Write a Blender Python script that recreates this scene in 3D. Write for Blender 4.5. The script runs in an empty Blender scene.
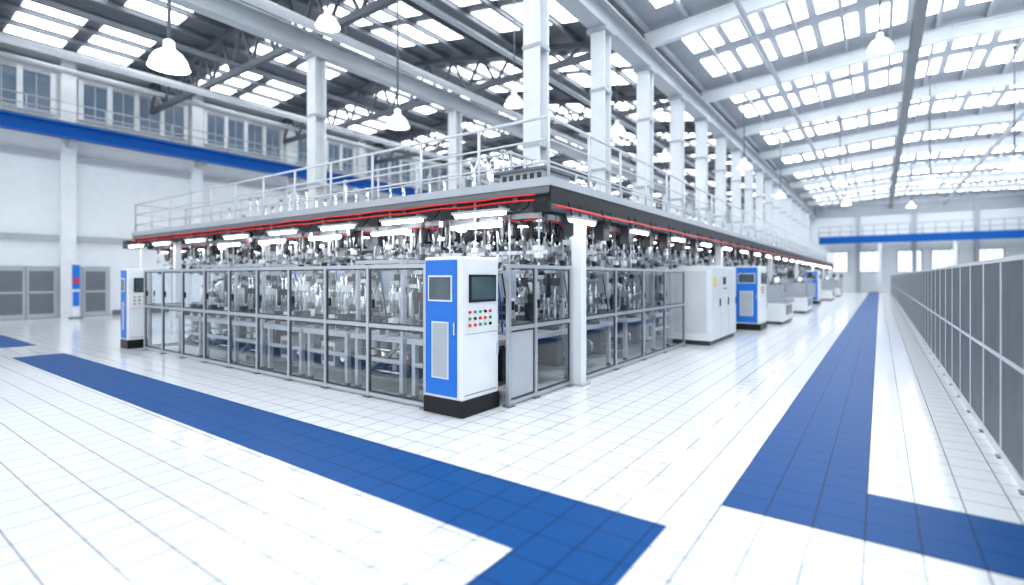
import bpy, math, random
from mathutils import Vector, Matrix
random.seed(7)
scene=bpy.context.scene
R=random.random
def U(a,b): return a+(b-a)*random.random()

# ---------------------------------------------------------------- materials
MATS={}
def mat(name,col,rough=0.5,metal=0.0,emit=None,es=0,noise=0.0,spec=None):
    m=bpy.data.materials.new(name); m.use_nodes=True
    nt=m.node_tree; b=nt.nodes['Principled BSDF']
    b.inputs['Base Color'].default_value=(*col,1)
    b.inputs['Roughness'].default_value=rough
    b.inputs['Metallic'].default_value=metal
    if spec is not None: b.inputs['Specular IOR Level'].default_value=spec
    if emit:
        b.inputs['Emission Color'].default_value=(*emit,1)
        b.inputs['Emission Strength'].default_value=es
    if noise:
        n=nt.nodes.new('ShaderNodeTexNoise'); n.inputs['Scale'].default_value=3
        g=nt.nodes.new('ShaderNodeNewGeometry'); nt.links.new(g.outputs['Position'],n.inputs['Vector'])
        r=nt.nodes.new('ShaderNodeValToRGB')
        r.color_ramp.elements[0].color=(*[c*(1-noise) for c in col],1)
        r.color_ramp.elements[1].color=(*[min(1,c*(1+noise*.4)) for c in col],1)
        r.color_ramp.elements[0].position=.3; r.color_ramp.elements[1].position=.7
        nt.links.new(n.outputs['Fac'],r.inputs['Fac']); nt.links.new(r.outputs['Color'],b.inputs['Base Color'])
    MATS[name]=m; return m
mat('white_paint',(.82,.85,.88),.35,noise=.05)
mat('rail_white',(.66,.69,.73),.35,noise=.05)
mat('light_grey',(.44,.475,.52),.4,noise=.06)
mat('mid_grey',(.15,.17,.195),.45,noise=.08)
mat('dark_grey',(.032,.038,.048),.45,noise=.1)
mat('black',(.005,.006,.009),.4,noise=.1,spec=.3)
mat('steel',(.58,.61,.66),.22,.9,noise=.1)
mat('chrome',(.88,.91,.94),.10,1.0,noise=.03)
mat('aluminium',(.48,.51,.56),.35,.5,noise=.05)
mat('blue_paint',(.002,.165,.66),.4,noise=.04)
mat('deep_blue',(.001,.10,.42),.4,noise=.04,spec=.2)
mat('red',(.85,.010,.006),.4,noise=.05)
mat('green',(.02,.35,.10),.4,noise=.05)
mat('yellow',(.8,.6,.05),.4,noise=.05)
mat('screen',(.03,.05,.06),.12,noise=.1)
mat('screen_lit',(.07,.11,.13),.15,noise=.3)
mat('tube_lamp',(1,1,1),.4,emit=(1,1,1),es=20,noise=.01)
mat('lamp_shade',(.82,.85,.9),.3,emit=(.95,.98,1),es=.3,noise=.02)
mat('skylight_pane',(.9,.95,1),.4,emit=(.92,.965,1),es=4.9,noise=.01)
mat('window_pane',(.05,.08,.12),.12,emit=(.45,.62,.85),es=.16,noise=.15)
mat('window_pane_bright',(.8,.85,.9),.2,emit=(.9,.95,1),es=1.0,noise=.02)
mat('wall_paint',(.82,.85,.88),.6,noise=.03)
mat('panel_grey',(.105,.122,.145),.5,0,noise=.2,spec=.3)
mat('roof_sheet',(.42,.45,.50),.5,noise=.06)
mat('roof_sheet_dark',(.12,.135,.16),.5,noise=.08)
mat('truss_grey',(.08,.09,.115),.5,noise=.08)
# glass
g=bpy.data.materials.new('clear_glass'); g.use_nodes=True; nt=g.node_tree; nt.nodes.clear()
o=nt.nodes.new('ShaderNodeOutputMaterial'); mx=nt.nodes.new('ShaderNodeMixShader')
t=nt.nodes.new('ShaderNodeBsdfTransparent'); t.inputs[0].default_value=(.93,.96,.98,1)
gl=nt.nodes.new('ShaderNodeBsdfGlossy'); gl.inputs['Roughness'].default_value=.03; gl.inputs['Color'].default_value=(.93,.97,1,1)
lw=nt.nodes.new('ShaderNodeLayerWeight'); lw.inputs[0].default_value=.25
ml=nt.nodes.new('ShaderNodeMath'); ml.operation='MULTIPLY_ADD'; ml.inputs[1].default_value=.28; ml.inputs[2].default_value=.04
nt.links.new(lw.outputs['Facing'],ml.inputs[0])
nt.links.new(ml.outputs[0],mx.inputs[0]); nt.links.new(t.outputs[0],mx.inputs[1]); nt.links.new(gl.outputs[0],mx.inputs[2]); nt.links.new(mx.outputs[0],o.inputs[0])
MATS['glass']=g
# tiles
def tile_mat(name,col,line,T,ox,oy,w,rough,spec=.5):
    m=mat(name,col,rough); nt=m.node_tree; b=nt.nodes['Principled BSDF']; b.inputs['Specular IOR Level'].default_value=spec
    geo=nt.nodes.new('ShaderNodeNewGeometry'); sep=nt.nodes.new('ShaderNodeSeparateXYZ')
    nt.links.new(geo.outputs['Position'],sep.inputs[0])
    def M(op,a,bv=None):
        n=nt.nodes.new('ShaderNodeMath'); n.operation=op
        for i,v in enumerate((a,bv)):
            if v is None: continue
            if isinstance(v,(int,float)): n.inputs[i].default_value=v
            else: nt.links.new(v,n.inputs[i])
        return n.outputs[0]
    ds=[]
    for out,off in ((sep.outputs[0],ox),(sep.outputs[1],oy)):
        f=M('FRACT',M('ADD',M('DIVIDE',M('SUBTRACT',out,off),T),200.5))
        ds.append(M('ABSOLUTE',M('SUBTRACT',f,.5)))
    d=M('MINIMUM',ds[0],ds[1])
    lt=M('LESS_THAN',d,w/T/2)
    mixn=nt.nodes.new('ShaderNodeMix'); mixn.data_type='RGBA'
    nt.links.new(lt,mixn.inputs['Factor'])
    n=nt.nodes.new('ShaderNodeTexNoise'); n.inputs['Scale'].default_value=.8
    nt.links.new(geo.outputs['Position'],n.inputs['Vector'])
    r=nt.nodes.new('ShaderNodeValToRGB')
    r.color_ramp.elements[0].color=(*[c*.95 for c in col],1); r.color_ramp.elements[1].color=(*col,1)
    nt.links.new(n.outputs['Fac'],r.inputs['Fac'])
    nt.links.new(r.outputs['Color'],mixn.inputs['A']); mixn.inputs['B'].default_value=(*line,1)
    nt.links.new(mixn.outputs['Result'],b.inputs['Base Color'])
    return m
T=.44*2/3
tile_mat('floor_tile',(.82,.84,.865),(.015,.028,.05),T,-.08,4.01,.0075,.12,.55)
tile_mat('floor_tile_blue',(.0002,.072,.265),(.0002,.010,.05),T,-.08,4.01,.009,.45,.12)

# ---------------------------------------------------------------- mesh builder
class MB:
    def __init__(s): s.v=[];s.f=[];s.m=[];s.sm=[];s.mats=[]
    def mi(s,name):
        if name not in s.mats: s.mats.append(name)
        return s.mats.index(name)
    def box(s,c,sz,m,rot=None):
        i=len(s.v); hx,hy,hz=sz[0]/2,sz[1]/2,sz[2]/2
        for dx,dy,dz in ((-1,-1,-1),(1,-1,-1),(1,1,-1),(-1,1,-1),(-1,-1,1),(1,-1,1),(1,1,1),(-1,1,1)):
            p=Vector((dx*hx,dy*hy,dz*hz))
            if rot: p=rot@p
            s.v.append((c[0]+p.x,c[1]+p.y,c[2]+p.z))
        for f in ((0,3,2,1),(4,5,6,7),(0,1,5,4),(1,2,6,5),(2,3,7,6),(3,0,4,7)):
            s.f.append([i+k for k in f]); s.m.append(s.mi(m)); s.sm.append(False)
    def b2(s,a,b,m):
        s.box([(a[k]+b[k])/2 for k in range(3)],[abs(b[k]-a[k]) for k in range(3)],m)
    def bar(s,p0,p1,w,h,m):
        p0=Vector(p0);p1=Vector(p1); d=p1-p0; L=d.length
        q=d.to_track_quat('X','Z').to_matrix()
        s.box((p0+p1)/2,(L,w,h),m,q)
    def cyl(s,p0,p1,r,m,n=10,r2=None,caps=True):
        p0=Vector(p0);p1=Vector(p1); r2=r if r2 is None else r2
        q=(p1-p0).to_track_quat('Z','Y').to_matrix(); i=len(s.v); k=s.mi(m)
        for p,rr in ((p0,r),(p1,r2)):
            for j in range(n):
                a=2*math.pi*j/n; w=p+q@Vector((math.cos(a)*rr,math.sin(a)*rr,0)); s.v.append(tuple(w))
        for j in range(n):
            s.f.append([i+j,i+(j+1)%n,i+n+(j+1)%n,i+n+j]); s.m.append(k); s.sm.append(True)
        if caps:
            s.f.append([i+j for j in reversed(range(n))]); s.m.append(k); s.sm.append(False)
            s.f.append([i+n+j for j in range(n)]); s.m.append(k); s.sm.append(False)
    def tube(s,pts,r,m,n=6):
        i=len(s.v);k=s.mi(m); P=[Vector(p) for p in pts]
        for a,p in enumerate(P):
            d=(P[min(a+1,len(P)-1)]-P[max(a-1,0)]); q=d.to_track_quat('Z','Y').to_matrix()
            for j in range(n):
                t=2*math.pi*j/n; s.v.append(tuple(p+q@Vector((math.cos(t)*r,math.sin(t)*r,0))))
        for a in range(len(P)-1):
            for j in range(n):
                s.f.append([i+a*n+j,i+a*n+(j+1)%n,i+(a+1)*n+(j+1)%n,i+(a+1)*n+j]); s.m.append(k); s.sm.append(True)
    def lathe(s,c,prof,m,n=24):
        i=len(s.v);k=s.mi(m)
        for r,z in prof:
            for j in range(n):
                t=2*math.pi*j/n; s.v.append((c[0]+r*math.cos(t),c[1]+r*math.sin(t),c[2]+z))
        for a in range(len(prof)-1):
            for j in range(n):
                s.f.append([i+a*n+j,i+a*n+(j+1)%n,i+(a+1)*n+(j+1)%n,i+(a+1)*n+j]); s.m.append(k); s.sm.append(True)
    def quad(s,ps,m):
        i=len(s.v); s.v+= [tuple(p) for p in ps]; s.f.append([i,i+1,i+2,i+3]); s.m.append(s.mi(m)); s.sm.append(False)
    def hbeam(s,p0,p1,w,h,m,t=.03):
        p0=Vector(p0);p1=Vector(p1); q=(p1-p0).to_track_quat('X','Z').to_matrix(); L=(p1-p0).length; c=(p0+p1)/2
        up=q@Vector((0,0,1))
        s.box(c+up*(h/2-t/2),(L,w,t),m,q); s.box(c-up*(h/2-t/2),(L,w,t),m,q); s.box(c,(L,t,h-2*t),m,q)
    def mesh(s,name):
        me=bpy.data.meshes.new(name); me.from_pydata(s.v,[],s.f)
        for n in s.mats: me.materials.append(MATS[n])
        me.polygons.foreach_set('material_index',s.m); me.polygons.foreach_set('use_smooth',s.sm); me.update()
        return me
    def obj(s,name,parent=None,loc=(0,0,0),bevel=0):
        ob=bpy.data.objects.new(name,s.mesh(name)); scene.collection.objects.link(ob); ob.location=loc
        if parent: ob.parent=parent
        if bevel:
            bm=ob.modifiers.new('bevel','BEVEL'); bm.width=bevel; bm.segments=2; bm.limit_method='ANGLE'
        return ob
def empty(name,loc=(0,0,0)):
    e=bpy.data.objects.new(name,None); e.empty_display_size=.2; scene.collection.objects.link(e); e.location=loc; return e
def inst(me,name,parent,loc,rz=0,sc=(1,1,1)):
    ob=bpy.data.objects.new(name,me); scene.collection.objects.link(ob); ob.parent=parent; ob.location=loc; ob.rotation_euler=(0,0,rz); ob.scale=sc; return ob

XL,XR,YF,YB=-28.0,12.0,-8.0,70.0
XV,ZV=-6.3,9.9
def roof_z(x):
    if x>=XV:
        return ZV+(x-XV)*.07 if x<=2.0 else ZV+(2-XV)*.07-(x-2)*.03
    return ZV+(XV-x)*.16 if x>=-17 else ZV+(XV+17)*.16-(-17-x)*.06

# ---------------------------------------------------------------- shell
b=MB(); b.b2((XL-.3,YF,-.2),(XR+.3,YB+.3,0),'floor_tile'); b.obj('floor')
b=MB(); b.b2((-.96,4.01,0),(-.08,YB,.004),'floor_tile_blue'); b.b2((-.08,4.01,0),(.88,4.89,.004),'floor_tile_blue'); b.b2((1.0,4.01,0),(XR,4.89,.004),'floor_tile_blue'); b.obj('floor_marking')
b=MB(); b.b2((-14.8,2.60,0),(-1.18,3.45,.004),'floor_tile_blue'); b.b2((-1.86,YF,0),(-1.18,2.60,.004),'floor_tile_blue'); b.obj('floor_marking')
b=MB(); b.b2((-27.6,2.60,0),(-17.1,3.45,.004),'floor_tile_blue'); b.obj('floor_marking')

zt=roof_z(XL)
b=MB(); b.b2((XL-.3,YF,0),(XL,YB+.3,zt),'wall_paint'); b.obj('wall_left')
b=MB()
yy=1.6
while yy<YB:
    b.b2((XL,yy-.25,0),(XL+.35,yy+.25,zt),'white_paint'); yy+=5
b.obj('trim_1')
b=MB()
b.b2((XL,YF,3.2),(XL+.15,YB,3.45),'light_grey'); b.b2((XL,YF,6.6),(XL+.2,YB,6.85),'light_grey')
b.b2((XL,YF,10.35),(XL+.2,YB,10.6),'mid_grey')
b.obj('trim_2')
b=MB(); b.b2((XL,YF,0),(XL+.06,4.2,.22),'mid_grey'); b.b2((XL,8.2,0),(XL+.06,YB,.22),'mid_grey'); b.obj('baseboard_left')
b=MB(); b.b2((XR,YF,0),(XR+.3,YB+.3,roof_z(XR)+.1),'wall_paint'); b.obj('wall_right')
b=MB()
x=XL
while x<XR:
    x2=min(x+1,XR); z=min(roof_z(x),roof_z(x2)); b.b2((x,YB,0),(x2,YB+.3,z),'wall_paint'); x=x2
b.obj('wall_back')
b=MB()
for xx in range(-27,12,5): b.b2((xx-.2,YB-.3,0),(xx+.2,YB,9.5),'light_grey')
b.b2((XL,YB-.15,8.6),(XR,YB,9.7),'light_grey')
b.obj('trim_3')
wn=1
yy=1.6
while yy<60:
    b=MB(); y0,y1=yy+.45,yy+4.55
    b.b2((XL,y0,8.42),(XL+.14,y1,8.56),'light_grey'); b.b2((XL,y0,10.02),(XL+.14,y1,10.16),'light_grey')
    for i in range(5):
        y=y0+(y1-y0)*i/4; b.b2((XL,y-.09,8.45),(XL+.16,y+.09,10.15),'white_paint')
    for i in range(4):
        y=y0+(y1-y0)*(i+.5)/4; b.b2((XL,y-.02,8.5),(XL+.08,y+.02,10.1),'light_grey')
    b.b2((XL,y0,8.5),(XL+.05,y1,10.1),'window_pane')
    b.obj('window_%d'%wn); wn+=1; yy+=5
for xx in (-4,-1,2.6,5.5,9):
    b=MB(); b.b2((xx-1.1,YB-.1,2.2),(xx+1.1,YB,4.6),'light_grey'); 
    for i in range(3): b.b2((xx-1+.68*i,YB-.14,2.3),(xx-.4+.68*i,YB-.1,4.5),'window_pane_bright')
    b.obj('window_%d'%wn); wn+=1
dn=1
for y0,y1 in ((4.35,6.25),(7.1,8.0)):
    b=MB(); b.b2((XL+.002,y0-.08,0),(XL+.12,y1+.08,2.15),'light_grey')
    k=2 if y1-y0>1.2 else 1; w=(y1-y0)/k
    for i in range(k):
        b.b2((XL+.12,y0+i*w+.03,.02),(XL+.17,y0+(i+1)*w-.03,2.07),'light_grey')
        b.b2((XL+.17,y0+i*w+.10,1.12),(XL+.18,y0+(i+1)*w-.10,1.95),'mid_grey')
        b.b2((XL+.17,y0+i*w+.10,.2),(XL+.18,y0+(i+1)*w-.10,1.03),'mid_grey')
        b.cyl((XL+.22,y0+i*w+.08,.95),(XL+.22,y0+i*w+.08,1.25),.015,'steel')
    b.obj('door_%d'%dn); dn+=1
b=MB()
b.hbeam((XL+1.1,YF,7.65),(XL+1.1,YB-.5,7.65),.45,.58,'deep_blue',.06)
b.b2((XL+.36,YF,7.95),(XL+1.3,YB-.5,8.0),'mid_grey')
yy=1.6
while yy<YB-1:
    b.bar((XL+.36,yy,7.2),(XL+1.1,yy,7.3),.2,.2,'light_grey')
    for q in (1,3.5): b.cyl((XL+1.3,yy+q,8.0),(XL+1.3,yy+q,8.75),.025,'light_grey',6)
    yy+=5
for z in (8.4,8.75): b.cyl((XL+1.3,YF,z),(XL+1.3,YB-1,z),.025,'light_grey',6)
b.obj('crane_rail')
b=MB(); b.b2((-26.9,6.5,0),(-26.8,6.75,2.3),'white_paint'); b.b2((-26.8,6.5,1.2),(-26.78,6.75,2.2),'blue_paint'); b.b2((-26.8,6.52,.5),(-26.78,6.73,1.1),'blue_paint'); b.b2((-26.78,6.53,1.45),(-26.77,6.72,1.65),'red'); b.b2((-27.0,6.42,0),(-26.7,6.83,.06),'mid_grey'); b.obj('safety_sign_post')

# ---------------------------------------------------------------- ceiling
b=MB()
prof=[XL-.3,-17,XV,2.0,XR+.3]
for a,c in zip(prof[:-1],prof[1:]):
    za,zc=roof_z(a),roof_z(c)
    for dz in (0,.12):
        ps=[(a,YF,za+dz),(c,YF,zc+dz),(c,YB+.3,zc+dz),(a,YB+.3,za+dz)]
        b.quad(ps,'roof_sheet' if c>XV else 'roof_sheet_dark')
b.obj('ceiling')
b=MB()
x=XL+1
while x<XR:
    z=roof_z(x); dark = x<XV
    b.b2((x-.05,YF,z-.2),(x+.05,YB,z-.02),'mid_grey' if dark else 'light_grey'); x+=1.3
b.obj('roof_purlins')
b=MB()
Ys=[-3.5+6.6*i for i in range(12)]
Ys=[y for y in Ys if y<YB-1]
def slab(b,x0,x1,y0,y1,dz,m):
    b.quad([(x0,y0,roof_z(x0)-dz),(x0,y1,roof_z(x0)-dz),(x1,y1,roof_z(x1)-dz),(x1,y0,roof_z(x1)-dz)],m)
for y in Ys:
    for (ya,yb) in ((1.0,2.9),(3.7,5.6)):
        if y+yb>YB: continue
        x=XV+.75
        while x<XR-1.3:
            if not (x<2<x+1.05): slab(b,x,x+1.05,y+ya,y+yb,.03,'skylight_pane')
            x+=1.3
    x=XL+1.1
    k=0
    while x<XV-1.5:
        if not (x<-17<x+1.05) and k%4!=3 and y+5.2<YB:
            slab(b,x,x+1.05,y+1.4,y+3.1,.03,'skylight_pane'); slab(b,x,x+1.05,y+3.6,y+5.3,.03,'skylight_pane')
        x+=1.3; k+=1
b.obj('skylight_panels')
b=MB()
for y in Ys:
    b.hbeam((XV,y,roof_z(XV)-.45),(2,y,roof_z(2)-.45),.25,.45,'white_paint'); b.hbeam((2,y,roof_z(2)-.45),(XR,y,roof_z(XR)-.45),.25,.45,'white_paint')
b.hbeam((XV,YF,8.9),(XV,YB,8.9),.5,.7,'light_grey',.06)
b.hbeam((.95,YF,9.45),(.95,YB,9.45),.28,.4,'mid_grey',.05)
b.cyl((-3.2,YF,9.3),(-3.2,YB,9.3),.08,'light_grey',8); b.cyl((5.5,YF,9.4),(5.5,YB,9.4),.09,'light_grey',8)
b.obj('roof_rafters')
b=MB()
for y in Ys:
    zb=9.5
    b.bar((XL,y,zb),(XV,y,zb),.18,.22,'truss_grey')
    n=14; L=(XV-XL)/n
    for i in range(n):
        xa=XL+i*L; xb=xa+L; xm=(xa+xb)/2
        b.bar((xa,y,roof_z(xa)-.3),(xb,y,roof_z(xb)-.3),.18,.2,'truss_grey')
        b.bar((xa,y,zb),(xm,y,roof_z(xm)-.3),.09,.09,'truss_grey'); b.bar((xm,y,roof_z(xm)-.3),(xb,y,zb),.09,.09,'truss_grey')
for xx,z in ((-24,9.8),(-20,9.8),(-11,9.8)): b.bar((xx,YF,z),(xx,YB,z),.15,.15,'mid_grey')
b.hbeam((-14.7,YF,9.1),(-14.7,YB,9.1),.4,.6,'light_grey',.05)
b.cyl((-13.2,YF,8.9),(-13.2,YB,8.9),.14,'rail_white',10); b.cyl((-26.6,YF,10.0),(-26.6,YB,10.0),.12,'light_grey',10); b.cyl((-9.5,YF,8.7),(-9.5,YB,8.7),.08,'light_grey',8)
b.cyl((-22,YF,9.1),(-22,YB,9.1),.14,'rail_white',12)
for y in Ys:
    for xx,z in ((-13.2,8.9),(-9.5,8.7),(-22,9.1)): b.cyl((xx,y,z),(xx,y,9.5),.02,'mid_grey',6)
b.obj('roof_trusses')
def column(x,y,z1,w=.42):
    b=MB(); t=.05
    b.b2((-w/2,-w/2,0),(w/2,-w/2+t,z1),'white_paint'); b.b2((-w/2,w/2-t,0),(w/2,w/2,z1),'white_paint'); b.b2((-t/2,-w/2+t,0),(t/2,w/2-t,z1),'white_paint')
    b.b2((-w*.75,-w*.75,0),(w*.75,w*.75,.05),'light_grey')
    b.b2((-w*.7,-w*.7,z1-.12),(w*.7,w*.7,z1),'light_grey')
    for z in (4.6,6.8): b.b2((-w/2-.02,-w/2-.02,z),(w/2+.02,w/2+.02,z+.08),'light_grey')
    return b.obj('steel_column',loc=(x,y,0))
for i in range(17): 
    y=9.7+3.3*i
    column(XV,y,8.55)
for i in range(9): column(-14.7,9.7+6.6*i,8.8)

b=MB(); b.b2((-5.5,YB-4,5.6),(XR-.05,YB-.35,5.9),'light_grey'); b.b2((-5.5,YB-4.1,5.3),(XR-.05,YB-4,6.1),'deep_blue')
for i in range(18):
    x=-5.5+i; b.cyl((x,YB-4,6.1),(x,YB-4,7.2),.05,'light_grey',6)
for z in (6.6,7.2): b.cyl((-5.5,YB-4,z),(XR-.05,YB-4,z),.05,'light_grey',6)
for x in (-5.3,0,6,11.5): b.b2((x-.15,YB-4,0),(x+.15,YB-3.7,5.6),'white_paint')
b.obj('gallery_walkway')

# ---------------------------------------------------------------- pendant lamps
def lamp(x,y,z,s=1.0):
    b=MB(); top=roof_z(x)-.05
    prof=[(.30,-.16),(.295,-.14),(.26,-.02),(.20,.07),(.12,.13),(.09,.16),(.085,.27),(.05,.30),(0.001,.30)]
    b.lathe((0,0,0),[(r*s,h*s) for r,h in prof],'lamp_shade')
    b.lathe((0,0,0),[(.285*s,-.14*s),(.15*s,-.16*s),(.001,-.165*s)],'tube_lamp')
    b.cyl((0,0,.29*s),(0,0,top-z),.025,'mid_grey',6); b.cyl((0,0,top-z-.1),(0,0,top-z),.07,'mid_grey',8)
    b.obj('pendant_lamp',loc=(x,y,z))
for a in ((-9.1,3.4,5.15),(-9.76,8.7,5.6),(-11.2,7.7,8.1),(-8.9,12.5,7.0),(0,17,8.0),(-1.6,30,6.4),(1.75,28.4,5.8),(2.2,36,6.8),(4.1,26.6,5.9),(-1.8,40,6.6),(1.8,46,6.8),(-7.6,17,7.0),(-7.6,22,7.0),(-4.8,24,6.6),(-4.8,34,6.6)): lamp(*a, s=.98)

# ---------------------------------------------------------------- partition (right)
b=MB(); X=.93; y=1.6; 
YE=68
b.b2((X-.012,y,0),(X+.03,YE,.08),'rail_white'); b.b2((X-.012,y,1.84),(X+.03,YE,1.88),'rail_white'); b.b2((X-.012,y,.93),(X+.03,YE,.965),'rail_white')
while y<=YE:
    b.b2((X-.010,y-.022,0),(X+.032,y+.022,1.88),'rail_white')
    b.b2((X-.04,y-.05,0),(X+.06,y+.05,.015),'mid_grey')
    if y+1.0<=YE:
        b.b2((X-.002,y+.022,.965),(X+.02,y+.978,1.84),'panel_grey'); b.b2((X-.002,y+.022,.08),(X+.02,y+.978,.93),'panel_grey')
    y+=1.0
b.obj('partition_screen')

# ---------------------------------------------------------------- machine modules
def lower_module(seed):
    random.seed(seed); b=MB()
    fr=random.choice(['aluminium','light_grey','white_paint'])
    for sx in (-.5,.5):
        for sy in (-.5,.5):
            b.b2((sx-.035,sy-.035,.04),(sx+.035,sy+.035,.80),fr); b.cyl((sx,sy,0),(sx,sy,.05),.05,'black',8)
            if seed%2==0: b.b2((sx-.025,sy-.025,.8),(sx+.025,sy+.025,1.95),fr)
    b.b2((-.58,-.58,.77),(.58,.58,.84),'light_grey'); b.b2((-.5,-.5,.2),(.5,.5,.23),'mid_grey')
    for sy in (-.5,.5): b.b2((-.5,sy-.03,.45),(.5,sy+.03,.51),fr)
    if seed%2==0:
        for sy in (-.5,.5): b.b2((-.5,sy-.025,1.9),(.5,sy+.025,1.95),fr)
        for sx in (-.5,.5): b.b2((sx-.025,-.5,1.9),(sx+.025,.5,1.95),fr)
    b.b2((-.4,.25,.23),(.45,.45,.68),'dark_grey')
    if seed%3==0:
        b.b2((-.42,-.35,.23),(-.05,.2,.62),'white_paint'); b.b2((-.38,-.36,.3),(-.09,-.35,.55),'mid_grey')
        b.cyl((.25,-.4,.4),(.25,.0,.4),.12,'dark_grey',14); b.cyl((.25,0,.4),(.25,.15,.4),.14,'steel',14); b.cyl((.25,-.42,.4),(.25,-.4,.4),.06,'chrome',12)
        for k in range(6): b.cyl((.25,-.38+.06*k,.4),(.25,-.36+.06*k,.4),.135,'mid_grey',12)
    elif seed%3==1:
        for k in range(4):
            x=-.38+.25*k; b.cyl((x,-.3,.23),(x,-.3,.72),.05,'chrome' if k%2 else 'white_paint',12); b.cyl((x,-.3,.40),(x,-.3,.5),.075,'dark_grey',12)
        b.cyl((-.45,-.42,.3),(.45,-.42,.3),.03,'steel',10); b.cyl((-.45,-.42,.62),(.45,-.42,.62),.02,'chrome',8)
        b.bar((-.4,-.45,.25),(.4,-.45,.7),.04,.04,'mid_grey')
    else:
        b.b2((.0,-.4,.23),(.42,.1,.7),'dark_grey'); b.b2((.03,-.41,.5),(.2,-.4,.66),'steel')
        b.cyl((-.25,-.25,.23),(-.25,-.25,.65),.14,'steel',18); b.cyl((-.25,-.25,.65),(-.25,-.25,.72),.14,'chrome',18,.05)
        b.tube([(-.25,-.4,.3),(-.1,-.48,.4),(.1,-.48,.3),(.3,-.46,.45),(.42,-.45,.7)],.022,'black',6)
    for yy in (-.45,-.3): b.b2((-.6,yy-.015,.95),(.6,yy+.015,1.02),'steel')
    for k in range(11): b.cyl((-.55+.11*k,-.45,.98),(-.55+.11*k,-.3,.98),.022,'chrome',8)
    for k in range(3): b.b2((-.5+.4*k,-.42,.84),(-.47+.4*k,-.33,.96),'mid_grey')
    for k in range(4):
        x=-.45+.3*k+U(-.04,.04); b.b2((x-.05,-.43,1.02),(x+.05,-.32,1.02+U(.05,.12)),random.choice(['white_paint','dark_grey','steel','black']))
    for k in range(4):
        x=-.42+.28*k+U(-.05,.05); y=U(-.15,.3); h=U(.6,1.0)
        b.b2((x-.09,y-.09,.84),(x+.09,y+.09,.9),'dark_grey')
        b.cyl((x-.06,y,.9),(x-.06,y,.9+h),.018,'chrome',8); b.cyl((x+.06,y,.9),(x+.06,y,.9+h),.018,'chrome',8)
        b.b2((x-.1,y-.06,.86+h),(x+.1,y+.06,.92+h),'steel')
        zc=.9+h*U(.4,.75); b.b2((x-.11,y-.08,zc),(x+.11,y+.08,zc+.12),random.choice(['dark_grey','black','white_paint','steel']))
        b.cyl((x,y-.1,zc-.18),(x,y-.1,zc+.18),.035,random.choice(['steel','black','white_paint']),10); b.cyl((x,y-.1,zc-.3),(x,y-.1,zc-.18),.012,'chrome',6)
        b.cyl((x,y,.92+h),(x,y,1.02+h),.05,'black',10)
        pts=[(x+.03,y+.05,.95+h),(x+.12,y+.15,1.0+h),(x+.2,y+.2,.7+h*.6),(x+.15,y+.3,.9)]
        b.tube(pts,.012,random.choice(['black','black','black','deep_blue']),5)
    if seed%3==0:
        b.cyl((0,0,.84),(0,0,.92),.25,'dark_grey',20); b.cyl((0,0,.92),(0,0,.96),.30,'steel',24)
        for k in range(8):
            a=k*math.pi/4; b.cyl((.24*math.cos(a),.24*math.sin(a),.96),(.24*math.cos(a),.24*math.sin(a),1.03),.03,'white_paint',8)
    else:
        b.b2((-.5,.32,1.25),(.5,.4,1.35),'light_grey'); b.b2((-.5,.3,1.28),(.5,.32,1.32),'chrome'); b.b2((-.1,.2,1.18),(.08,.32,1.42),'black')
        for sx in (-.48,.48): b.b2((sx-.03,.33,.84),(sx+.03,.4,1.3),'light_grey')
    b.b2((.2,.42,1.4),(.5,.52,1.8),'light_grey'); b.b2((-.45,.45,1.0),(-.15,.52,1.3),'dark_grey')
    if seed%2: 
        b.cyl((-.3,.25,.84),(-.3,.25,1.1),.09,'white_paint',14); b.cyl((-.3,.17,1.15),(-.3,.33,1.15),.08,'dark_grey',14)
        b.bar((-.3,.25,1.15),(-.1,.2,1.6),.09,.09,'white_paint'); b.cyl((-.1,.12,1.6),(-.1,.28,1.6),.07,'dark_grey',14)
        b.bar((-.1,.2,1.6),(.2,-.05,1.5),.07,.07,'white_paint'); b.cyl((.2,-.05,1.5),(.2,-.05,1.3),.03,'steel')
    return b.mesh('station_%d'%seed)
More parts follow.
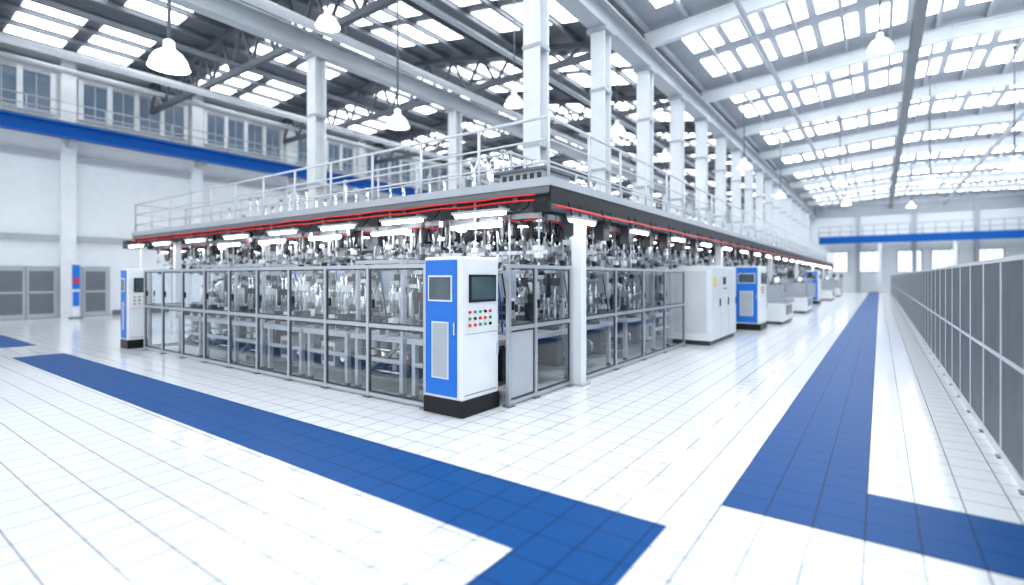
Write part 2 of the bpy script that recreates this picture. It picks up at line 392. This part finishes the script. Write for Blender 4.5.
def upper_module(seed):
    random.seed(100+seed); b=MB()
    b.b2((-.58,-.3,-.08),(.58,-.22,0),'light_grey'); b.b2((-.58,.22,-.08),(.58,.3,0),'light_grey')
    b.b2((-.04,-.5,-.14),(.04,.5,-.04),'steel')
    for k in range(3):
        x=-.4+.4*k+U(-.06,.06); y=U(-.3,.2); d=U(.3,.55)
        c=random.choice(['dark_grey','steel','black','mid_grey'])
        b.b2((x-.12,y-.1,-.12-.0),(x+.12,y+.1,-.05),'steel')
        b.cyl((x,y,-.12),(x,y,-.12-d*.5),.075,c,12); b.cyl((x,y,-.12-d*.5),(x,y,-.16-d*.5),.11,'black',12)
        b.cyl((x,y,-.16-d*.5),(x,y,-.12-d),.035,'chrome',8)
        b.b2((x-.07,y-.07,-.2-d),(x+.07,y+.07,-.12-d),random.choice(['dark_grey','steel','white_paint']))
        for s in (-1,1): b.bar((x+s*.05,y,-.2-d),(x+s*.09,y,-.32-d),.025,.025,'steel')
        for q in range(2):
            xo=x+U(-.16,.16); pts=[(xo,y-.14,-.06)]
            w=U(.08,.2); h=U(.2,.42)
            for a in range(1,8):
                t=a/8; pts.append((xo+w*t,y-.16,-.06-h*math.sin(math.pi*t)))
            pts.append((xo+w,y-.14,-.06)); b.tube(pts,.014,'black',5)
    for k in range(14):
        x=U(-.55,.55); y=U(-.4,.45); d=U(.4,.95); b.cyl((x,y,-.02),(x,y,-d),U(.01,.026),random.choice(['chrome','steel','white_paint','white_paint','aluminium']),8)
        b.b2((x-.05,y-.04,-d),(x+.05,y+.04,-d+.08),random.choice(['white_paint','mid_grey','steel','dark_grey']))
    b.b2((-.5,.1,-.42),(-.2,.35,-.12),'white_paint'); b.b2((.15,-.1,-.35),(.4,.12,-.1),random.choice(['mid_grey','dark_grey']))
    b.b2((-.58,-.05,-.62),(.58,.0,-.56),'steel')
    b.tube([(-.58,-.34,-.1),(-.3,-.35,-.13),(0,-.34,-.1),(.3,-.35,-.13),(.58,-.34,-.1)],.012,'red',5)
    b.cyl((.3,-.32,-.12),(.3,-.32,-.2),.05,'dark_grey',10,r2=.085); b.cyl((.3,-.32,-.2),(.3,-.32,-.215),.075,'tube_lamp',10)
    return b.mesh('hanging_tooling_%d'%seed)
def deck_module(seed):
    random.seed(300+seed); b=MB()
    for k in range(3):
        x=-.45+.45*k; h=U(.5,1.15)
        b.cyl((x,0,0),(x,0,h),U(.02,.04),'chrome',8); b.cyl((x,0,h),(x,0,h+.06),.06,'light_grey',8); b.b2((x-.1,-.1,0),(x+.1,.1,U(.1,.35)),random.choice(['light_grey','white_paint','mid_grey','steel','dark_grey']))
    b.b2((-.6,-.03,.45),(.6,.03,.51),'steel'); b.tube([(-.6,.1,.2),(-.3,.1,.35),(0,.1,.15),(.3,.1,.35),(.6,.1,.2)],.02,'black',6)
    return b.mesh('deck_tooling_%d'%seed)
LM=[lower_module(i) for i in range(6)]; UM=[upper_module(i) for i in range(5)]; DM=[deck_module(i) for i in range(3)]
random.seed(11)
line=empty('assembly_machine')
def put(M,nm,x,y,z,rz,sc=(1,1,1),parent=None):
    return inst(random.choice(M),nm,parent or line,(x,y,z),rz,sc)
rowsY=(5.5,7.0,8.6,10.4)
for j,y in enumerate(rowsY):
    x=-4.75
    while x>-13.3:
        put(LM,'station',x,y,0,0); 
        if j>0: put(UM,'hanging_tooling',x,y-.2 if j==1 else y,2.68,0)
        x-=1.25
for x in [-14.75-1.25*k for k in range(4)]:
    for y in (7.0,8.6): put(UM,'hanging_tooling',x,y,2.68,0)
line2=empty('assembly_machine')
for j,x in enumerate((-4.75,-6.9)):
    y=12.0
    while y<58:
        if not(j==0 and 12.9<y<16.8): put(LM,'station',x,y,0,math.pi/2,parent=line2)
        put(UM,'hanging_tooling',x+.3 if j==0 else x,y,2.68,math.pi/2,parent=line2); 
        if j==0: put(DM,'deck_tooling',-6.0,y,3.0,math.pi/2,parent=line2)
        y+=1.25 if y<30 else 1.5
for k in range(4): put(UM,'hanging_tooling',-4.5,7.4+1.2*k,2.68,math.pi/2,parent=line2)
for k in range(4): put(DM,'deck_tooling',-6.0,7.6+1.2*k,3.0,math.pi/2,parent=line2)
for k in range(9): put(DM,'deck_tooling',-6.4-1.3*k,8.2,3.0,0,parent=line2)
b=MB()
for y in (7.0,8.6,10.4):
    b.hbeam((-19.3,y,2.76),(-5.6,y,2.76),.15,.16,'light_grey',.02)
b.hbeam((-6.9,7,2.86),(-6.9,58,2.86),.15,.2,'light_grey',.02)
for x in range(-19,-6,3):
    for y in (7.0,8.6,10.4): b.b2((x-.05,y+.12,0),(x+.05,y+.22,2.85),'white_paint')
for y in range(13,58,4): b.b2((-7.6,y-.05,0),(-7.5,y+.05,2.95),'white_paint')
b.obj('support_frame',parent=line)

# ---------------------------------------------------------------- mezzanine platform
PX0,PX1,PY0,PY1=-19.3,-3.8,6.2,60.0
b=MB()
b.b2((PX0,PY0,2.95),(PX1,7.8,3.0),'mid_grey'); b.b2((-5.6,7.8,2.95),(PX1,PY1,3.0),'mid_grey')
b.b2((PX0,PY0-.04,3.0),(PX1,PY0,3.12),'light_grey'); b.b2((PX0,PY0-.02,2.9),(PX1,PY0+.06,3.0),'mid_grey')
b.hbeam((PX0,PY0+.06,2.79),(PX1,PY0+.06,2.79),.2,.22,'dark_grey',.02)
b.b2((PX1,PY0-.04,3.0),(PX1+.04,PY1,3.12),'light_grey'); b.b2((PX1-.06,PY0,2.74),(PX1+.02,PY1,3.0),'black'); b.b2((PX1-.1,PY0,2.68),(PX1+.06,PY1,2.74),'mid_grey')
b.hbeam((PX0,7.7,2.84),(-5.6,7.7,2.84),.14,.2,'light_grey',.02); b.hbeam((-5.5,7.8,2.84),(-5.5,PY1,2.84),.14,.2,'light_grey',.02)
x=PX0+.5
while x<PX1: b.b2((x-.04,PY0,2.8),(x+.04,7.8,2.95),'mid_grey'); x+=1.2
y=8.2
while y<PY1: b.b2((-5.6,y-.04,2.8),(PX1,y+.04,2.95),'mid_grey'); y+=1.2
b.b2((PX0-.25,PY0-.2,2.6),(PX0+.1,7.8,2.85),'dark_grey')
b.obj('mezzanine_platform')
b=MB()
def rail(p0,p1,step=1.25):
    p0=Vector(p0);p1=Vector(p1);L=(p1-p0).length;n=max(1,round(L/step))
    for z in (.36,.68,1.0): b.cyl(p0+Vector((0,0,z)),p1+Vector((0,0,z)),.024 if z==1.0 else .016,'rail_white',8)
    for i in range(n+1):
        p=p0+(p1-p0)*i/n; b.cyl(p,p+Vector((0,0,1.0)),.024,'rail_white',8); b.cyl(p,p+Vector((0,0,.03)),.06,'mid_grey',8)
rail((PX0+.05,PY0+.05,3),(PX1-.05,PY0+.05,3)); rail((PX1-.05,PY0+.05,3),(PX1-.05,PY1,3)); rail((PX0+.05,7.7,3),(-5.55,7.7,3)); rail((-5.55,7.7,3),(-5.55,PY1,3)); rail((PX0+.05,PY0+.05,3),(PX0+.05,7.7,3))
b.obj('guard_railing')
y=7.2
while y<PY1:
    b=MB(); b.b2((-.085,-.085,0),(.085,.085,2.68),'white_paint'); b.b2((-.14,-.14,0),(.14,.14,.03),'light_grey'); b.b2((-.13,-.13,2.6),(.13,.13,2.68),'light_grey'); b.obj('platform_post',loc=(-3.87,y,0)); y+=8.7
b=MB(); 
for x in (-19.0,-16.5): b.b2((x-.08,6.3,0),(x+.08,6.46,2.68),'white_paint')
b.obj('platform_post')
b=MB(); random.seed(5)
for off,zz in ((0,2.88),(.02,2.80)):
    pts=[(PX0+i*.3,PY0-.07-off,zz+.006*math.sin(i*1.3)+U(-.005,.005)) for i in range(int((PX1-PX0)/.3)+1)]
    b.tube(pts,.014,'red',6)
pts=[(PX1+.09,PY0+i*.4,2.70+.006*math.sin(i*1.1)+U(-.005,.005)) for i in range(int((PY1-PY0)/.4))]; b.tube(pts,.018,'red',6)
x=PX0+.4
while x<PX1:
    pts=[(x,PY0-.08,2.84),(x+.05,PY0-.1,2.7),(x+.2,PY0-.06,2.64),(x+.35,PY0-.05,2.72),(x+.4,PY0-.02,2.84)]; b.tube(pts,.014,'black',5); 
    b.b2((x+.5,PY0-.12,2.62),(x+.75,PY0-.05,2.76),'black'); x+=.9
y=PY0+.4
while y<PY1:
    pts=[(PX1+.08,y,2.8),(PX1+.1,y+.08,2.6),(PX1+.06,y+.25,2.52),(PX1+.05,y+.4,2.65),(PX1+.04,y+.45,2.8)]; b.tube(pts,.014,'black',5); 
    b.b2((PX1-.3,y+.5,2.35),(PX1-.12,y+.75,2.68),'dark_grey'); y+=1.1
b.obj('cable_harness')
b=MB()
for x in [-4.9,-6.6,-8.4,-10.3,-12.3,-14.4,-16.5,-18.4]:
    b.b2((x-.5,PY0-.3,2.66),(x+.5,PY0-.14,2.70),'light_grey'); b.cyl((x-.48,PY0-.22,2.64),(x+.48,PY0-.22,2.64),.03,'tube_lamp',10)
    for s in (-.4,.4): b.b2((x+s-.02,PY0-.25,2.7),(x+s+.02,PY0+.02,2.74),'mid_grey')
y=7.0
while y<56:
    b.b2((PX1+.05,y-.4,2.56),(PX1+.15,y+.4,2.60),'light_grey'); b.cyl((PX1+.1,y-.38,2.54),(PX1+.1,y+.38,2.54),.03,'tube_lamp',10)
    for s in (-.3,.3): b.b2((PX1,y+s-.02,2.6),(PX1+.1,y+s+.02,2.7),'mid_grey')
    y+=2.3
for yy in (5.75,7.35,9.0):  # extra tubes added over the station rows to brighten the enclosure interior
    for x in (-5.2,-7.2,-9.2,-11.2,-13.2): b.cyl((x-.5,yy+.5,2.5),(x+.5,yy+.5,2.5),.035,'tube_lamp',10); b.b2((x-.5,yy+.45,2.52),(x+.5,yy+.55,2.56),'light_grey'); b.b2((x-.02,yy+.48,2.56),(x+.02,yy+.52,2.9),'light_grey')
b.obj('fluorescent_lamp')
b=MB(); b.b2((-4.9,6.5,3.0),(-4.1,7.3,3.32),'light_grey'); b.b2((-4.95,6.45,3.32),(-4.05,7.35,3.36),'mid_grey')
for k in range(6): b.b2((-4.85+.13*k,6.49,3.05),(-4.78+.13*k,6.5,3.28),'dark_grey')
b.cyl((-4.5,6.9,3.36),(-4.5,6.9,3.55),.15,'steel',16); b.obj('ventilation_unit')

# ---------------------------------------------------------------- glazed guard enclosure
def fence(name,pts,H=1.87,mid=1.02,opaque=()):
    b=MB(); 
    for i,(p,q) in enumerate(zip(pts[:-1],pts[1:])):
        p=Vector((*p,0));q=Vector((*q,0)); d=(q-p).normalized()
        for k,pp in enumerate((p,)+((q,) if i==len(pts)-2 else ())):
            b.box((pp.x,pp.y,H/2),(.05,.05,H),'aluminium'); b.box((pp.x,pp.y,.01),(.12,.12,.02),'mid_grey')
        for z,h in ((.05,.05),(mid,.05),(H-.025,.05)):
            b.bar(p+d*.025+Vector((0,0,z)),q-d*.025+Vector((0,0,z)),.04,h,'aluminium')
        e=.04
        for z0,z1 in ((.08,mid-.03),(mid+.03,H-.05)):
            a=p+d*e; c=q-d*e
            for zz in (z0+.012,z1-.012): b.bar(a+Vector((0,0,zz)),c+Vector((0,0,zz)),.022,.018,'dark_grey')
            for w in (a,c): b.box((w.x,w.y,(z0+z1)/2),(.018,.018,z1-z0),'dark_grey')
            if (i in opaque) and z0<.5: b.bar(a+Vector((0,0,(z0+z1)/2)),c+Vector((0,0,(z0+z1)/2)),.006,z1-z0-.03,'light_grey')
            else: b.quad([(a.x,a.y,z0),(c.x,c.y,z0),(c.x,c.y,z1),(a.x,a.y,z1)],'glass')
        b.box(((p.x+d.x*.1),(p.y+d.y*.1),mid+.3),(.03,.03,.12),'black')
    return b.obj(name)
fp=[(-13.95+1.006*k,4.72) for k in range(9)]
fp+= [(-4.76,4.72)]
fence('glass_guard_fence',fp)
fence('glass_guard_fence',[(-3.95,5.42),(-3.95,6.05),(-3.95,7.05)],opaque=(0,))
fence('glass_guard_fence',[(-3.95,7.42),(-3.95,8.75),(-3.95,10.1),(-3.95,11.4),(-3.95,12.8)])
fence('glass_guard_fence',[(-13.95,4.80),(-13.95,6.1),(-13.95,7.4),(-13.95,8.7),(-13.95,10.0),(-13.95,11.3)])

# ---------------------------------------------------------------- control cabinets
def kiosk(x,y,w,d,h,full=True,rz=0):
    root=empty('control_cabinet',(x,y,0)); root.rotation_euler=(0,0,rz)
    b=MB(); b.b2((-w/2-.01,-d/2-.01,0),(w/2+.01,d/2+.01,.2),'black'); b.obj('plinth',root,bevel=.01)
    b=MB(); b.b2((-w/2,-d/2,.2),(w/2,d/2,h),'white_paint'); b.obj('body',root,bevel=.025)
    f=-d/2
    b=MB(); b.b2((-w/2+.03,f-.012,.24),(w/2-.08,f,h-.04),'blue_paint'); b.obj('blue_door',root,bevel=.01)
    b=MB(); b.b2((-w/2+.09,f-.022,h-.55),(w/2-.15,f-.012,h-.23),'white_paint'); b.b2((-w/2+.11,f-.026,h-.53),(w/2-.17,f-.022,h-.25),'screen_lit'); b.obj('monitor',root)
    b=MB(); b.b2((-w/2+.15,f-.02,.45),(w/2-.21,f-.012,h-.80),'white_paint'); b.b2((-w/2+.165,f-.024,.465),(w/2-.225,f-.02,h-.815),'light_grey'); b.b2((w/2-.12,f-.03,1.0),(w/2-.10,f-.012,1.15),'steel'); b.obj('hatch',root)
    s=w/2
    b=MB(); b.b2((s,-d/2+.12,h-.56),(s+.02,d/2-.08,h-.22),'black'); b.b2((s+.02,-d/2+.15,h-.53),(s+.024,d/2-.11,h-.25),'screen_lit'); b.obj('side_monitor',root)
    b=MB()
    for r in range(3):
        for c in range(5):
            yy=-d/2+.13+.10*c; zz=h-.68-.08*r
            b.cyl((s,yy,zz),(s+.022,yy,zz),.019,['red','green','green','black','red'][(c+r*2)%5],10)
    b.obj('buttons',root)
    b=MB(); b.b2((s,-d/2+.04,.26),(s+.004,d/2-.04,.27),'mid_grey'); b.b2((s,-d/2+.04,h-.95),(s+.004,d/2-.04,h-.945),'mid_grey'); b.b2((s,d/2-.05,.7),(s+.03,d/2-.035,.85),'steel'); b.obj('door_seam',root)
    return root
kiosk(-4.38,4.99,.64,.72,1.95)
kiosk(-14.65,4.75,.45,.45,1.9)
kiosk(-3.45,18.3,.75,1.1,2.05)
kiosk(-3.5,38,.8,1.3,2.1)
b=MB(); b.b2((-.5,-1.35,.12),(.5,1.35,1.98),'white_paint'); b.b2((-.46,-1.3,0),(.46,1.3,.12),'dark_grey')
for k in range(3):
    y=-1.3+.88*k; b.b2((.5,y,.16),(.512,y+.84,1.94),'rail_white'); b.b2((.512,y+.76,.95),(.54,y+.79,1.15),'black')
b.b2((.512,-1.15,1.45),(.52,-.9,1.7),'yellow'); b.b2((.512,-.2,1.5),(.52,.1,1.7),'screen'); b.b2((-.4,-1.36,.3),(.4,-1.35,1.85),'rail_white')
for k in range(5): b.cyl((.512,-.15+.08*k,1.4),(.53,-.15+.08*k,1.4),.02,['red','green','yellow','black','green'][k],8)
b.obj('electrical_cabinet',loc=(-3.87,14.4,0),bevel=.012)
def packer(x,y,L):
    b=MB()
    b.b2((-.45,-L/2,.1),(.45,L/2,.75),'white_paint'); b.b2((-.4,-L/2,0),(.4,L/2,.1),'dark_grey'); b.b2((-.5,-L/2,.75),(.5,L/2,.8),'steel')
    for sx in (-.42,.42):
        k=-L/2+.05
        while k<=L/2: b.b2((sx-.025,k-.025,.8),(sx+.025,k+.025,1.6),'aluminium'); k+=(L-.1)/3
        b.b2((sx-.025,-L/2,1.6),(sx+.025,L/2,1.65),'aluminium')
    b.b2((-.35,-L/2+.2,.8),(.35,-L/2+.8,1.4),'light_grey'); b.cyl((0,.1,.8),(0,.1,1.3),.2,'steel',16); b.cyl((0,.1,1.3),(0,.1,1.7),.25,'steel',16,.12)
    b.b2((.45,.2,.3),(.46,.8,.65),'mid_grey'); b.b2((.45,-.6,.3),(.46,0,.65),'mid_grey'); b.b2((.3,L/2-.4,1.65),(.5,L/2-.1,1.95),'screen')
    b.obj('filling_machine',loc=(x,y,0))
for y in (21.8,28.8,): packer(-3.25,y,2.6)
for y in (45,54.2): packer(-3.25,y,2.8)

# ---------------------------------------------------------------- lights / world
w=bpy.data.worlds.new('World'); scene.world=w; w.use_nodes=True
w.node_tree.nodes['Background'].inputs[0].default_value=(.90,.955,1,1); w.node_tree.nodes['Background'].inputs[1].default_value=1.65

cam=bpy.data.cameras.new('Camera'); co=bpy.data.objects.new('Camera',cam); scene.collection.objects.link(co)
co.location=(0,0,1.7); co.rotation_euler=(math.radians(90),0,math.radians(35.7)); cam.lens=18; cam.sensor_width=36; cam.shift_y=-.0151
cam.clip_end=300; cam.dof.use_dof=True; cam.dof.focus_distance=6.8; cam.dof.aperture_fstop=.018/.048
scene.camera=co
scene.view_settings.view_transform='Standard'
